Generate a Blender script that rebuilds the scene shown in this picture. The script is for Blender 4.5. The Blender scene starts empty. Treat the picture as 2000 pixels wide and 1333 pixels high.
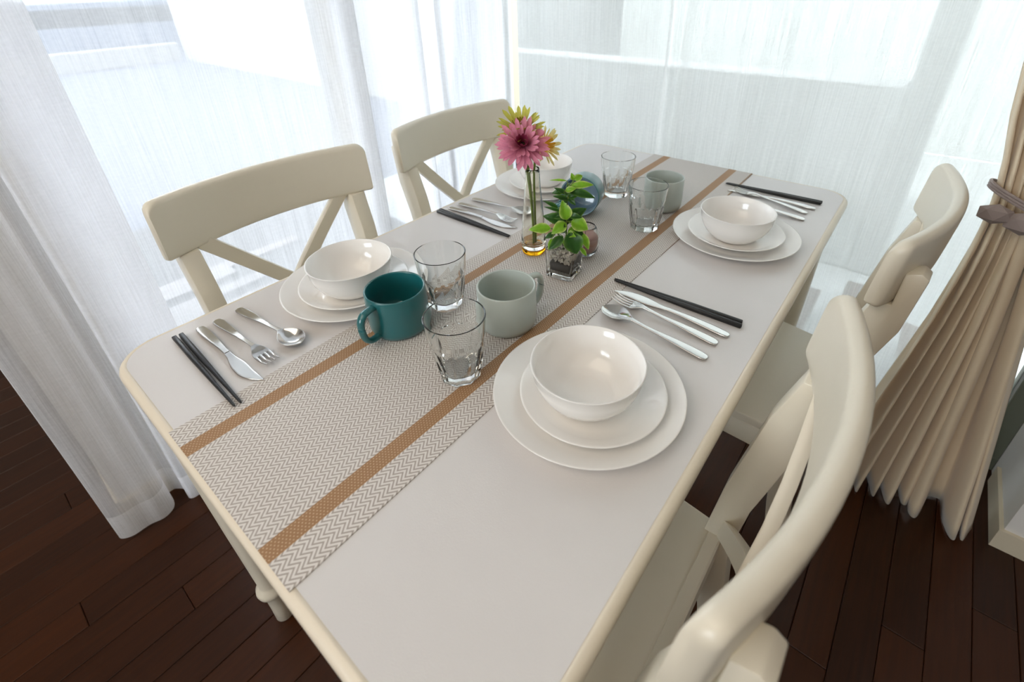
import bpy, bmesh, math, random
from mathutils import Vector, Matrix
PI = math.pi
rnd = random.Random(7)
SC = bpy.context.scene
COL = SC.collection

# ------------------------------------------------------------------ camera, world, lights, exposure
T = 0.745                      # table top height
TL, TW = 1.343, 0.774          # table length (x) and width (y)
def make_camera():
    cd = bpy.data.cameras.new('camera'); co = bpy.data.objects.new('camera', cd); COL.objects.link(co)
    yaw, pit, rol = 0.68401627, -0.51055672, -0.02227034
    d = Vector((math.cos(pit) * math.cos(yaw), math.cos(pit) * math.sin(yaw), math.sin(pit)))
    r0 = d.cross(Vector((0, 0, 1))).normalized(); u0 = r0.cross(d)
    R = math.cos(rol) * r0 + math.sin(rol) * u0
    U = -math.sin(rol) * r0 + math.cos(rol) * u0
    M = Matrix((R, U, -d)).transposed().to_4x4()
    M.translation = Vector((-0.04037, -0.08687, T + 0.49211))
    co.matrix_world = M
    cd.sensor_fit = 'HORIZONTAL'; cd.sensor_width = 36.0
    cd.lens = 958.222 / 2000 * 36.0
    cd.shift_x = -33.869 / 2000; cd.shift_y = -179.379 / 2000
    cd.clip_start = 0.02; cd.clip_end = 200
    cd.dof.use_dof = True; cd.dof.focus_distance = 0.78; cd.dof.aperture_fstop = 4.5
    SC.camera = co
make_camera()

w = bpy.data.worlds.new('world'); SC.world = w; w.use_nodes = True
bg = w.node_tree.nodes['Background']
bg.inputs[0].default_value = (0.86, 0.91, 1.0, 1); bg.inputs[1].default_value = 6.8

def light(name, kind, loc, rot, energy, color, size=None, size_y=None):
    ld = bpy.data.lights.new(name, kind); lo = bpy.data.objects.new(name, ld); COL.objects.link(lo)
    lo.location = loc; lo.rotation_euler = rot; ld.energy = energy; ld.color = color
    if size is not None and kind == 'AREA':
        ld.size = size
        if size_y: ld.shape = 'RECTANGLE'; ld.size_y = size_y
    return lo
sun = light('sun', 'SUN', (0, 0, 8), (0, 0, 0), 2.2, (1.0, 0.96, 0.9)); sun.data.angle = 0.01
sun.rotation_euler = Vector((0.62, 0.2, -0.72)).to_track_quat('-Z', 'Y').to_euler()
def portal(name, loc, toward, sx, sy):
    lo = light(name, 'AREA', loc, (0, 0, 0), 1.0, (1, 1, 1), sx, sy)
    lo.rotation_euler = Vector(toward).to_track_quat('-Z', 'Z').to_euler()
    lo.data.cycles.is_portal = True
portal('portal_left_window', (0.8, 1.33, 1.1), (0, -1, 0), 1.5, 2.3)
portal('portal_right_window', (1.53, 0.33, 1.1), (-1, 0, 0), 1.9, 2.3)
light('ceiling_lamp', 'AREA', (-1.3, 0.55, 2.34), (0, 0, 0), 13, (1.0, 0.86, 0.70), 1.8)
light('fill_light_rear', 'AREA', (-1.3, -1.5, 2.34), (0, 0, 0), 4, (1.0, 0.88, 0.74), 2.0)  # unseen area light added as fill from the camera side
portal('portal_fill_window', (-3.12, 0.7, 1.57), (1, 0, 0), 1.5, 1.3)  # portal of the added fill window behind the camera

SC.view_settings.view_transform = 'Standard'; SC.view_settings.look = 'None'
SC.view_settings.gamma = 1.0; SC.view_settings.use_curve_mapping = False
SC.view_settings.exposure = 0.9
cy = SC.cycles
cy.use_denoising = True
cy.max_bounces = 16; cy.diffuse_bounces = 6; cy.glossy_bounces = 5; cy.transmission_bounces = 12; cy.transparent_max_bounces = 32
cy.caustics_refractive = True; cy.caustics_reflective = False; cy.blur_glossy = 0.8
cy.sample_clamp_indirect = 6.0

# ------------------------------------------------------------------ materials
def srgb(r, g, b):
    f = lambda c: (c / 255 / 12.92) if c / 255 <= 0.04045 else ((c / 255 + 0.055) / 1.055) ** 2.4
    return (f(r), f(g), f(b), 1)
def mat(name):
    m = bpy.data.materials.new(name); m.use_nodes = True
    nt = m.node_tree; b = nt.nodes['Principled BSDF']
    return m, nt, b
def nd(nt, typ, **kw):
    n = nt.nodes.new(typ)
    for k, v in kw.items():
        if k.startswith('i_'):
            n.inputs[k[2:].replace('_', ' ')].default_value = v
        else: setattr(n, k, v)
    return n
def simple(name, col, rough=0.5, metal=0.0, coat=0.0, bump=0.0, bscale=200, var=0.0, spec=0.5):
    m, nt, b = mat(name); L = nt.links
    b.inputs['Base Color'].default_value = col; b.inputs['Roughness'].default_value = rough
    b.inputs['Metallic'].default_value = metal; b.inputs['Coat Weight'].default_value = coat
    b.inputs['Specular IOR Level'].default_value = spec
    tc = nd(nt, 'ShaderNodeTexCoord'); n = nd(nt, 'ShaderNodeTexNoise'); n.inputs['Scale'].default_value = bscale
    L.new(tc.outputs['Object'], n.inputs['Vector'])
    if var:
        mx = nd(nt, 'ShaderNodeMix', data_type='RGBA')
        mx.inputs['A'].default_value = col; mx.inputs['B'].default_value = tuple(c * (1 - var) for c in col[:3]) + (1,)
        L.new(n.outputs['Fac'], mx.inputs['Factor']); L.new(mx.outputs['Result'], b.inputs['Base Color'])
    if bump:
        bp = nd(nt, 'ShaderNodeBump'); bp.inputs['Strength'].default_value = bump; bp.inputs['Distance'].default_value = 0.001
        L.new(n.outputs['Fac'], bp.inputs['Height']); L.new(bp.outputs['Normal'], b.inputs['Normal'])
    return m
def math_(nt, op, a, b=None, c=None):
    n = nt.nodes.new('ShaderNodeMath'); n.operation = op
    for i, v in enumerate((a, b, c)):
        if v is None: continue
        if isinstance(v, (int, float)): n.inputs[i].default_value = v
        else: nt.links.new(v, n.inputs[i])
    return n.outputs[0]

M = {}
M['wall'] = simple('wall_paint', srgb(222, 220, 216), 0.8, bump=0.3, bscale=300)
M['ceiling'] = simple('ceiling_paint', srgb(235, 232, 226), 0.9, bump=0.2)
M['trim'] = simple('white_trim', srgb(214, 203, 180), 0.45, var=0.03)
M['aluminium'] = simple('grey_aluminium', srgb(112, 116, 104), 0.4, metal=0.3)
M['table_top'] = simple('white_table_top', srgb(220, 217, 216), 0.32, bump=0.15, bscale=900)
M['table_edge'] = simple('cream_table_edge', srgb(228, 217, 198), 0.38, bump=0.1)
M['chair'] = simple('cream_white_lacquer', srgb(226, 218, 200), 0.3, bump=0.08, bscale=60, var=0.02)
M['porcelain'] = simple('white_opal_glassware', srgb(240, 238, 235), 0.10, coat=0.2)
M['teal'] = simple('teal_glaze', srgb(28, 102, 106), 0.28, coat=0.5, var=0.08, bscale=40)
M['pale_glaze'] = simple('pale_blue_glaze', srgb(128, 156, 176), 0.12, coat=0.6)
M['grey_glaze'] = simple('grey_green_glaze', srgb(184, 193, 187), 0.35, coat=0.3, var=0.05, bscale=60)
M['steel'] = simple('stainless_steel', (0.70, 0.685, 0.66, 1), 0.15, metal=1.0)
M['black'] = simple('black_lacquer', srgb(26, 27, 29), 0.4, bump=0.1)
M['candle'] = simple('dusty_pink_wax', srgb(176, 132, 120), 0.55)
M['soil'] = simple('dark_inner_pot', srgb(44, 42, 42), 0.7)
M['pebble'] = simple('white_pebbles', srgb(206, 198, 188), 0.7, var=0.25, bscale=120)
M['stem'] = simple('green_stem', srgb(116, 138, 48), 0.5)
M['dark_stem'] = simple('dark_green_stem', srgb(70, 96, 40), 0.5)
M['outside_white'] = simple('outside_white_render', srgb(128, 128, 127), 0.9, bump=0.2, bscale=30)
M['outside_blue'] = simple('outside_blue_grey_cladding', srgb(84, 92, 108), 0.8)
M['outside_ground'] = simple('outside_pale_paving', srgb(70, 74, 86), 0.9, var=0.08, bscale=3)
M['outside_deck'] = simple('lightened_balcony_paving', srgb(150, 152, 150), 0.9, var=0.05, bscale=3)  # same paving as the ground, lightened to brighten the right sheer
M['outside_parapet'] = simple('pale_parapet_render', srgb(160, 161, 159), 0.9, bump=0.2, bscale=20)
M['outside_grey'] = simple('outside_pale_grey_render', srgb(165, 168, 165), 0.9, bump=0.2, bscale=20)
M['tassel'] = simple('taupe_cord', srgb(158, 144, 140), 0.7, bump=0.6, bscale=900)

def glass(name, col, rough=0.0, ior=1.45):
    m = bpy.data.materials.new(name); m.use_nodes = True; nt = m.node_tree; nt.nodes.clear()
    o = nd(nt, 'ShaderNodeOutputMaterial'); g = nd(nt, 'ShaderNodeBsdfGlass')
    g.inputs['Color'].default_value = col; g.inputs['Roughness'].default_value = rough; g.inputs['IOR'].default_value = ior
    nt.links.new(g.outputs[0], o.inputs[0]); return m
M['glass'] = glass('clear_glass', (0.992, 0.998, 0.995, 1))
M['vase_glass'] = glass('clear_vase_glass', (0.985, 0.98, 0.95, 1))
M['amber'] = glass('amber_glass_base', (0.95, 0.74, 0.22, 1))
def thin_glass(name):
    m = bpy.data.materials.new(name); m.use_nodes = True; nt = m.node_tree; nt.nodes.clear(); L = nt.links
    o = nd(nt, 'ShaderNodeOutputMaterial'); t = nd(nt, 'ShaderNodeBsdfTransparent'); g = nd(nt, 'ShaderNodeBsdfGlossy')
    t.inputs[0].default_value = (0.96, 0.98, 0.97, 1); g.inputs['Roughness'].default_value = 0.02
    f = nd(nt, 'ShaderNodeFresnel'); f.inputs['IOR'].default_value = 1.45; mx = nd(nt, 'ShaderNodeMixShader')
    L.new(f.outputs[0], mx.inputs[0]); L.new(t.outputs[0], mx.inputs[1]); L.new(g.outputs[0], mx.inputs[2]); L.new(mx.outputs[0], o.inputs[0])
    return m
M['pane'] = thin_glass('window_glass')

def sheer_mat(name, col, dens):
    """open weave: part of the light passes straight through, the rest is scattered by the threads"""
    m = bpy.data.materials.new(name); m.use_nodes = True; nt = m.node_tree; nt.nodes.clear(); L = nt.links
    o = nd(nt, 'ShaderNodeOutputMaterial')
    uv = nd(nt, 'ShaderNodeUVMap'); sp = nd(nt, 'ShaderNodeSeparateXYZ'); L.new(uv.outputs[0], sp.inputs[0])
    cb = nd(nt, 'ShaderNodeCombineXYZ')
    L.new(math_(nt, 'MULTIPLY', sp.outputs[0], 330.0), cb.inputs[0]); L.new(math_(nt, 'MULTIPLY', sp.outputs[1], 6.0), cb.inputs[1])
    n1 = nd(nt, 'ShaderNodeTexNoise'); n1.inputs['Scale'].default_value = 1.0; n1.inputs['Detail'].default_value = 2.0
    L.new(cb.outputs[0], n1.inputs['Vector'])
    cb2 = nd(nt, 'ShaderNodeCombineXYZ'); L.new(math_(nt, 'MULTIPLY', sp.outputs[0], 26.0), cb2.inputs[0])
    n2 = nd(nt, 'ShaderNodeTexNoise'); n2.inputs['Scale'].default_value = 1.0; n2.inputs['Detail'].default_value = 1.0
    L.new(cb2.outputs[0], n2.inputs['Vector'])
    # ladder of little cross threads
    cb3 = nd(nt, 'ShaderNodeCombineXYZ'); L.new(math_(nt, 'MULTIPLY', sp.outputs[0], 90.0), cb3.inputs[0]); L.new(math_(nt, 'MULTIPLY', sp.outputs[1], 170.0), cb3.inputs[1])
    n3 = nd(nt, 'ShaderNodeTexNoise'); n3.inputs['Scale'].default_value = 1.0; L.new(cb3.outputs[0], n3.inputs['Vector'])
    s = math_(nt, 'MULTIPLY', math_(nt, 'SUBTRACT', n1.outputs['Fac'], 0.5), 0.42)
    s = math_(nt, 'ADD', s, math_(nt, 'MULTIPLY', math_(nt, 'SUBTRACT', n2.outputs['Fac'], 0.5), 0.25))
    s = math_(nt, 'ADD', s, math_(nt, 'MULTIPLY', math_(nt, 'SUBTRACT', n3.outputs['Fac'], 0.5), 0.15))
    s = math_(nt, 'ADD', s, dens)
    hem = math_(nt, 'LESS_THAN', sp.outputs[1], 0.085)
    s = math_(nt, 'ADD', s, math_(nt, 'MULTIPLY', hem, 0.22))
    s = nd_clamp = math_(nt, 'MINIMUM', math_(nt, 'MAXIMUM', s, 0.05), 0.97)
    df = nd(nt, 'ShaderNodeBsdfDiffuse'); tr = nd(nt, 'ShaderNodeBsdfTranslucent'); df.inputs[0].default_value = col; tr.inputs[0].default_value = col
    m1 = nd(nt, 'ShaderNodeMixShader'); m1.inputs[0].default_value = 0.72
    L.new(df.outputs[0], m1.inputs[1]); L.new(tr.outputs[0], m1.inputs[2])
    tp = nd(nt, 'ShaderNodeBsdfTransparent'); m2 = nd(nt, 'ShaderNodeMixShader')
    L.new(s, m2.inputs[0]); L.new(tp.outputs[0], m2.inputs[1]); L.new(m1.outputs[0], m2.inputs[2]); L.new(m2.outputs[0], o.inputs[0])
    return m
M['sheer_left'] = sheer_mat('white_sheer_weave', (0.98, 0.98, 1.0, 1), 0.70)
M['sheer_right'] = sheer_mat('ivory_sheer_weave', (0.98, 0.978, 0.97, 1), 0.80)

def drape_mat():
    m, nt, b = mat('beige_drape_cloth'); L = nt.links
    b.inputs['Base Color'].default_value = srgb(226, 208, 180); b.inputs['Roughness'].default_value = 0.75
    b.inputs['Sheen Weight'].default_value = 0.3
    tc = nd(nt, 'ShaderNodeTexCoord'); wv = nd(nt, 'ShaderNodeTexNoise'); wv.inputs['Scale'].default_value = 700
    L.new(tc.outputs['Object'], wv.inputs['Vector'])
    bp = nd(nt, 'ShaderNodeBump'); bp.inputs['Strength'].default_value = 0.25; bp.inputs['Distance'].default_value = 0.001
    L.new(wv.outputs['Fac'], bp.inputs['Height']); L.new(bp.outputs['Normal'], b.inputs['Normal'])
    return m
M['drape'] = drape_mat()

def plank_mat():
    m, nt, b = mat('dark_walnut_floor'); L = nt.links
    tc = nd(nt, 'ShaderNodeTexCoord'); mp = nd(nt, 'ShaderNodeMapping'); oi = nd(nt, 'ShaderNodeObjectInfo')
    mp.inputs['Scale'].default_value = (2.2, 34, 10)
    ad = nd(nt, 'ShaderNodeVectorMath', operation='ADD'); L.new(tc.outputs['Object'], ad.inputs[0])
    cbx = nd(nt, 'ShaderNodeCombineXYZ'); L.new(math_(nt, 'MULTIPLY', oi.outputs['Random'], 40.0), cbx.inputs[0]); L.new(cbx.outputs[0], ad.inputs[1])
    L.new(ad.outputs[0], mp.inputs['Vector'])
    n = nd(nt, 'ShaderNodeTexNoise'); n.inputs['Scale'].default_value = 3; n.inputs['Detail'].default_value = 6; n.inputs['Distortion'].default_value = 0.6
    L.new(mp.outputs[0], n.inputs['Vector'])
    cr = nd(nt, 'ShaderNodeValToRGB'); cr.color_ramp.elements[0].color = srgb(32, 14, 5); cr.color_ramp.elements[1].color = srgb(74, 38, 16)
    f = math_(nt, 'ADD', math_(nt, 'MULTIPLY', n.outputs['Fac'], 0.7), math_(nt, 'MULTIPLY', oi.outputs['Random'], 0.4))
    f = math_(nt, 'SUBTRACT', f, 0.1)
    L.new(f, cr.inputs[0]); L.new(cr.outputs[0], b.inputs['Base Color'])
    b.inputs['Roughness'].default_value = 0.30; b.inputs['Specular IOR Level'].default_value = 0.3
    bp = nd(nt, 'ShaderNodeBump'); bp.inputs['Strength'].default_value = 0.12; bp.inputs['Distance'].default_value = 0.001
    L.new(n.outputs['Fac'], bp.inputs['Height']); L.new(bp.outputs['Normal'], b.inputs['Normal'])
    return m
M['plank'] = plank_mat()
M['subfloor'] = simple('dark_joint', srgb(20, 12, 8), 0.8)

def runner_mat():
    """herringbone weave: x runs along the table, y across it (object metres)"""
    m, nt, b = mat('herringbone_weave'); L = nt.links
    tc = nd(nt, 'ShaderNodeTexCoord'); sp = nd(nt, 'ShaderNodeSeparateXYZ'); L.new(tc.outputs['Object'], sp.inputs[0])
    x, y = sp.outputs[0], sp.outputs[1]
    tri = math_(nt, 'PINGPONG', math_(nt, 'ADD', y, 1.0), 0.0068)
    ph = math_(nt, 'DIVIDE', math_(nt, 'ADD', math_(nt, 'ADD', x, 2.0), math_(nt, 'MULTIPLY', tri, 1.25)), 0.0062)
    fr = math_(nt, 'FRACT', ph)
    d = math_(nt, 'ABSOLUTE', math_(nt, 'SUBTRACT', fr, 0.5))
    ln = nd(nt, 'ShaderNodeMapRange'); L.new(d, ln.inputs[0]); ln.inputs[1].default_value = 0.24; ln.inputs[2].default_value = 0.34
    mx = nd(nt, 'ShaderNodeMix', data_type='RGBA'); L.new(ln.outputs[0], mx.inputs['Factor'])
    mx.inputs['A'].default_value = srgb(222, 217, 212); mx.inputs['B'].default_value = srgb(168, 158, 150)
    # two brown stripes
    def band(c, hw):
        return math_(nt, 'LESS_THAN', math_(nt, 'ABSOLUTE', math_(nt, 'SUBTRACT', y, c)), hw)
    st = math_(nt, 'MAXIMUM', band(-0.096, 0.0108), band(0.101, 0.0112))
    # pale stitches on the stripes
    def dots(v, per, duty):
        return math_(nt, 'LESS_THAN', math_(nt, 'FRACT', math_(nt, 'DIVIDE', math_(nt, 'ADD', v, 3.0), per)), duty)
    row = math_(nt, 'FLOOR', math_(nt, 'DIVIDE', math_(nt, 'ADD', y, 3.0), 0.0032))
    dt = math_(nt, 'MULTIPLY', dots(y, 0.0032, 0.3), dots(math_(nt, 'ADD', x, math_(nt, 'MULTIPLY', row, 0.0021)), 0.0042, 0.34))
    sc = nd(nt, 'ShaderNodeMix', data_type='RGBA'); L.new(dt, sc.inputs['Factor'])
    sc.inputs['A'].default_value = srgb(158, 120, 84); sc.inputs['B'].default_value = srgb(212, 182, 148)
    fin = nd(nt, 'ShaderNodeMix', data_type='RGBA'); L.new(st, fin.inputs['Factor'])
    L.new(mx.outputs['Result'], fin.inputs['A']); L.new(sc.outputs['Result'], fin.inputs['B'])
    eg = math_(nt, 'GREATER_THAN', math_(nt, 'MULTIPLY', y, -1.0), 0.1460)
    f2 = nd(nt, 'ShaderNodeMix', data_type='RGBA'); L.new(eg, f2.inputs['Factor']); L.new(fin.outputs['Result'], f2.inputs['A']); f2.inputs['B'].default_value = srgb(150, 124, 96)
    L.new(f2.outputs['Result'], b.inputs['Base Color']); b.inputs['Roughness'].default_value = 0.6
    bp = nd(nt, 'ShaderNodeBump'); bp.inputs['Strength'].default_value = 0.3; bp.inputs['Distance'].default_value = 0.0006
    L.new(d, bp.inputs['Height']); L.new(bp.outputs['Normal'], b.inputs['Normal'])
    return m
M['runner'] = runner_mat()

def vcol_mat(name, rough=0.5, trans=0.0):
    m, nt, b = mat(name); L = nt.links
    a = nd(nt, 'ShaderNodeVertexColor', layer_name='tint'); n = nd(nt, 'ShaderNodeTexNoise'); n.inputs['Scale'].default_value = 180
    tc = nd(nt, 'ShaderNodeTexCoord'); L.new(tc.outputs['Object'], n.inputs['Vector'])
    mr = nd(nt, 'ShaderNodeMapRange'); L.new(n.outputs['Fac'], mr.inputs[0]); mr.inputs[3].default_value = 0.8; mr.inputs[4].default_value = 1.2
    mu = nd(nt, 'ShaderNodeVectorMath', operation='SCALE'); L.new(a.outputs[0], mu.inputs[0]); L.new(mr.outputs[0], mu.inputs['Scale'])
    L.new(mu.outputs[0], b.inputs['Base Color']); b.inputs['Roughness'].default_value = rough
    if trans:
        t = nd(nt, 'ShaderNodeBsdfTranslucent'); L.new(mu.outputs[0], t.inputs[0]); mx = nd(nt, 'ShaderNodeMixShader'); mx.inputs[0].default_value = trans
        L.new(b.outputs[0], mx.inputs[1]); L.new(t.outputs[0], mx.inputs[2]); L.new(mx.outputs[0], nt.nodes['Material Output'].inputs[0])
    return m
M['leaf'] = vcol_mat('variegated_leaf', 0.35, 0.3)
M['petal'] = vcol_mat('flower_petal', 0.65, 0.35)

# ------------------------------------------------------------------ mesh helpers
def link(name, me, m=None, parent=None, smooth=False):
    o = bpy.data.objects.new(name, me); COL.objects.link(o)
    if m is not None and not me.materials: me.materials.append(m)
    if smooth:
        for p in me.polygons: p.use_smooth = True
    if parent is not None: o.parent = parent
    return o
def from_bm(name, bm, m=None, parent=None, smooth=False, auto=None):
    me = bpy.data.meshes.new(name)
    bmesh.ops.recalc_face_normals(bm, faces=bm.faces)
    if auto is not None:
        for f in bm.faces: f.smooth = True
        for e in bm.edges:
            if len(e.link_faces) == 2 and e.calc_face_angle(0) > auto: e.smooth = False
    bm.to_mesh(me); bm.free()
    return link(name, me, m, parent, smooth)
def thing(name, label, cat, loc=(0, 0, 0), rz=0.0, group=None):
    o = bpy.data.objects.new(name, None); COL.objects.link(o); o.empty_display_size = 0.05
    o.location = loc; o.rotation_euler = (0, 0, rz); o['label'] = label; o['category'] = cat
    if group: o['group'] = group
    return o
def tag(o, label, cat, group=None):
    o['label'] = label; o['category'] = cat
    if group: o['group'] = group
    return o
def copy_tree(o, parent=None):
    c = o.copy(); COL.objects.link(c)
    if parent is not None: c.parent = parent
    for ch in list(o.children): copy_tree(ch, c)
    return c
def box(bm, x0, x1, y0, y1, z0, z1, bev=0.0, seg=2):
    r = bmesh.ops.create_cube(bm, size=1.0); vs = r['verts']
    for v in vs:
        v.co = Vector((x0 + (v.co.x + .5) * (x1 - x0), y0 + (v.co.y + .5) * (y1 - y0), z0 + (v.co.z + .5) * (z1 - z0)))
    if bev:
        es = list({e for v in vs for e in v.link_edges})
        bmesh.ops.bevel(bm, geom=es, offset=bev, segments=seg, profile=0.5, affect='EDGES')
def lathe(bm, prof, n=64, c=(0, 0)):
    """prof: list of (r, z); r = 0 makes a pole"""
    rings = []
    for r, z in prof:
        if r < 1e-6: rings.append([bm.verts.new((c[0], c[1], z))])
        else: rings.append([bm.verts.new((c[0] + r * math.cos(2 * PI * i / n), c[1] + r * math.sin(2 * PI * i / n), z)) for i in range(n)])
    for a, b in zip(rings, rings[1:]):
        for i in range(n):
            j = (i + 1) % n
            if len(a) == 1 and len(b) == 1: continue
            if len(a) == 1: bm.faces.new((a[0], b[i], b[j]))
            elif len(b) == 1: bm.faces.new((a[i], b[0], a[j]))
            else: bm.faces.new((a[i], b[i], b[j], a[j]))
def tube(bm, pts, rad, n=10, flat=1.0, caps=True):
    pts = [Vector(p) for p in pts]; rings = []
    up = Vector((0, 0, 1))
    for i, p in enumerate(pts):
        t = (pts[min(i + 1, len(pts) - 1)] - pts[max(i - 1, 0)]).normalized()
        s = t.cross(up)
        if s.length < 1e-3: s = t.cross(Vector((0, 1, 0)))
        s.normalize(); u = s.cross(t)
        r = rad[i] if isinstance(rad, (list, tuple)) else rad
        rings.append([bm.verts.new(p + s * (r * flat * math.cos(2 * PI * k / n)) + u * (r * math.sin(2 * PI * k / n))) for k in range(n)])
    for a, b in zip(rings, rings[1:]):
        for k in range(n): bm.faces.new((a[k], a[(k + 1) % n], b[(k + 1) % n], b[k]))
    if caps: bm.faces.new(rings[0][::-1]); bm.faces.new(rings[-1])
def grid_closed(bm, top, bot):
    """closed thin sheet from two equal grids of points"""
    ns, nw = len(top), len(top[0])
    A = [[bm.verts.new(p) for p in r] for r in top]; B = [[bm.verts.new(p) for p in r] for r in bot]
    for i in range(ns - 1):
        for j in range(nw - 1):
            bm.faces.new((A[i][j], A[i + 1][j], A[i + 1][j + 1], A[i][j + 1]))
            bm.faces.new((B[i][j], B[i][j + 1], B[i + 1][j + 1], B[i + 1][j]))
    for i in range(ns - 1):
        bm.faces.new((A[i][0], B[i][0], B[i + 1][0], A[i + 1][0])); bm.faces.new((A[i][-1], A[i + 1][-1], B[i + 1][-1], B[i][-1]))
    for j in range(nw - 1):
        bm.faces.new((A[0][j], A[0][j + 1], B[0][j + 1], B[0][j])); bm.faces.new((A[-1][j], B[-1][j], B[-1][j + 1], A[-1][j + 1]))
def lerp_tab(tab, s):
    for (a, va), (b, vb) in zip(tab, tab[1:]):
        if s <= b:
            t = (s - a) / (b - a) if b > a else 0; t = max(0, min(1, t)); t = t * t * (3 - 2 * t) if False else t
            return va + (vb - va) * t
    return tab[-1][1]
def smooth_tab(tab, s):
    """Catmull-Rom through the table"""
    n = len(tab)
    for i in range(n - 1):
        if s <= tab[i + 1][0] or i == n - 2:
            a, b = tab[i], tab[i + 1]; t = max(0.0, min(1.0, (s - a[0]) / (b[0] - a[0])))
            p0 = tab[max(i - 1, 0)]; p3 = tab[min(i + 2, n - 1)]
            m1 = (b[1] - p0[1]) / max(b[0] - p0[0], 1e-9) * (b[0] - a[0]); m2 = (p3[1] - a[1]) / max(p3[0] - a[0], 1e-9) * (b[0] - a[0])
            return (2 * t ** 3 - 3 * t ** 2 + 1) * a[1] + (t ** 3 - 2 * t ** 2 + t) * m1 + (-2 * t ** 3 + 3 * t ** 2) * b[1] + (t ** 3 - t ** 2) * m2

# ------------------------------------------------------------------ room shell
def struct(name, bm, m, parent=None):
    o = from_bm(name, bm, m, parent)
    if parent is None: o['kind'] = 'structure'
    return o
RX0, RX1, RY0, RY1, RH = -3.0, 1.5, -3.0, 3.2, 2.4
WLY = 1.25           # inner face of the left window wall
WRX = 1.195          # inner face of the right wall
floor = bmesh.new(); box(floor, RX0 - .1, 1.5, RY0 - .1, RY1 + .1, -0.06, -0.0145); floor = struct('floor', floor, M['subfloor'])
PWd, PLn = 0.0757, 0.9
pm = bmesh.new(); box(pm, 0, PLn - 0.0012, 0.0006, PWd - 0.0006, -0.0145, 0.0, 0.0012, 1)
plank_me = bpy.data.meshes.new('plank'); bmesh.ops.recalc_face_normals(pm, faces=pm.faces); pm.to_mesh(plank_me); pm.free(); plank_me.materials.append(M['plank'])
rest = bmesh.new()
y0 = -0.106 - 12 * PWd + 0.0
row = 0
yy = -0.1063 - 13 * PWd
while yy < 2.45:
    off = (row * 0.37) % 0.9
    xx = -1.6 + off - 0.9
    while xx < 1.42:
        if xx + PLn > -1.35:
            if not (xx > 0.12 and yy > 1.3) and not (xx > 1.2 and yy < -0.66):
                o = bpy.data.objects.new('plank', plank_me); COL.objects.link(o); o.location = (xx, yy, 0); o.parent = floor
        xx += PLn
    yy += PWd; row += 1
ytop = yy
def rest_planks(xa, xb, ya, yb):
    y = ya; r = 0
    while y < yb - 0.01:
        x = xa - 0.3 * (r % 3)
        while x < xb:
            box(rest, max(x, xa), min(x + PLn - 0.001, xb), y + 0.0006, y + PWd - 0.0006, -0.0145, 0.0)
            x += PLn
        y += PWd; r += 1
rest_planks(RX0, -1.63, RY0, RY1)
rest_planks(-1.6, 1.19, RY0, -0.1063 - 13 * PWd - 0.02)
rest_planks(-1.6, -0.1, ytop + 0.001, RY1)
o = struct('remaining_planks', rest, M['plank'], floor); o['kind'] = 'stuff'

def wall(name, boxes, m=None):
    bm = bmesh.new()
    for b in boxes: box(bm, *b)
    return struct(name, bm, m or M['wall'])
wall('ceiling', [(RX0 - .1, 1.62, RY0 - .1, RY1 + .1, RH, RH + .12)], M['ceiling'])
wall('wall_back', [(RX0 - .1, RX0, RY0 - .1, 0.0, 0, RH), (RX0 - .1, RX0, 1.4, RY1 + .1, 0, RH), (RX0 - .1, RX0, 0.0, 1.4, 2.20, RH), (RX0 - .1, RX0, 0.0, 1.4, 0, 0.95)])
wall('wall_front', [(RX0, 1.62, RY0 - .1, RY0, 0, RH)])
# right wall: solid part beside the window, head above the opening
wall('wall_right', [(WRX, 1.62, RY0, -0.522, 0, RH), (WRX, 1.62, -0.522, 1.30, 2.15, RH)])
# left wall: block between the window bay and the rest of the room, head above the window
wall('wall_left', [(-0.10, 0.02, 1.26, RY1 + .1, 0, RH), (0.02, 1.62, 1.25, 1.40, 2.2, RH)])
wall('wall_far', [(RX0, -0.10, RY1, RY1 + .1, 0, RH)])
wall('trim_1', [(1.53, 1.62, 1.30, 1.40, -0.06, 2.2)], M['trim'])
wall('baseboard_right', [(WRX - 0.009, WRX + .001, RY0, -0.513, 0, 0.06), (WRX + 0.001, 1.405, -0.5218, -0.5131, 0, 0.06)], M['trim'])
wall('baseboard_left', [(-0.109, -0.099, 1.25, RY1, 0, 0.06), (-0.109, 0.02, 1.251, 1.26, 0, 0.06)], M['trim'])
def window(name, axis, a0, a1, plane, z0, z1, splits, m, d=0.06):
    """fixed/sliding window: frame members and one pane per light"""
    root = bpy.data.objects.new(name, None); COL.objects.link(root); root['kind'] = 'structure'
    def bx(bm, u0, u1, p0, p1, za, zb):
        if axis == 'x': box(bm, u0, u1, p0, p1, za, zb, 0.002, 1)
        else: box(bm, p0, p1, u0, u1, za, zb, 0.002, 1)
    bm = bmesh.new(); bx(bm, a0, a1, plane, plane + d, z0, z0 + .045); bx(bm, a0, a1, plane, plane + d, z1 - .045, z1)
    bx(bm, a0, a0 + .045, plane, plane + d, z0 + .045, z1 - .045); bx(bm, a1 - .045, a1, plane, plane + d, z0 + .045, z1 - .045)
    from_bm('window_frame', bm, m, root)
    for s in splits:
        bm = bmesh.new(); bx(bm, s - .03, s + .03, plane + .005, plane + d - .005, z0 + .045, z1 - .045); from_bm('mullion', bm, m, root)
    es = [a0 + .045] + list(splits) + [a1 - .045]
    for i in range(len(es) - 1):
        bm = bmesh.new(); bx2 = (es[i] + (.03 if i else 0), es[i + 1] - (.03 if i < len(es) - 2 else 0))
        bx(bm, bx2[0], bx2[1], plane + d / 2 - .002, plane + d / 2 + .002, z0 + .045, z1 - .045); from_bm('pane', bm, M['pane'], root)
    return root
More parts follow.
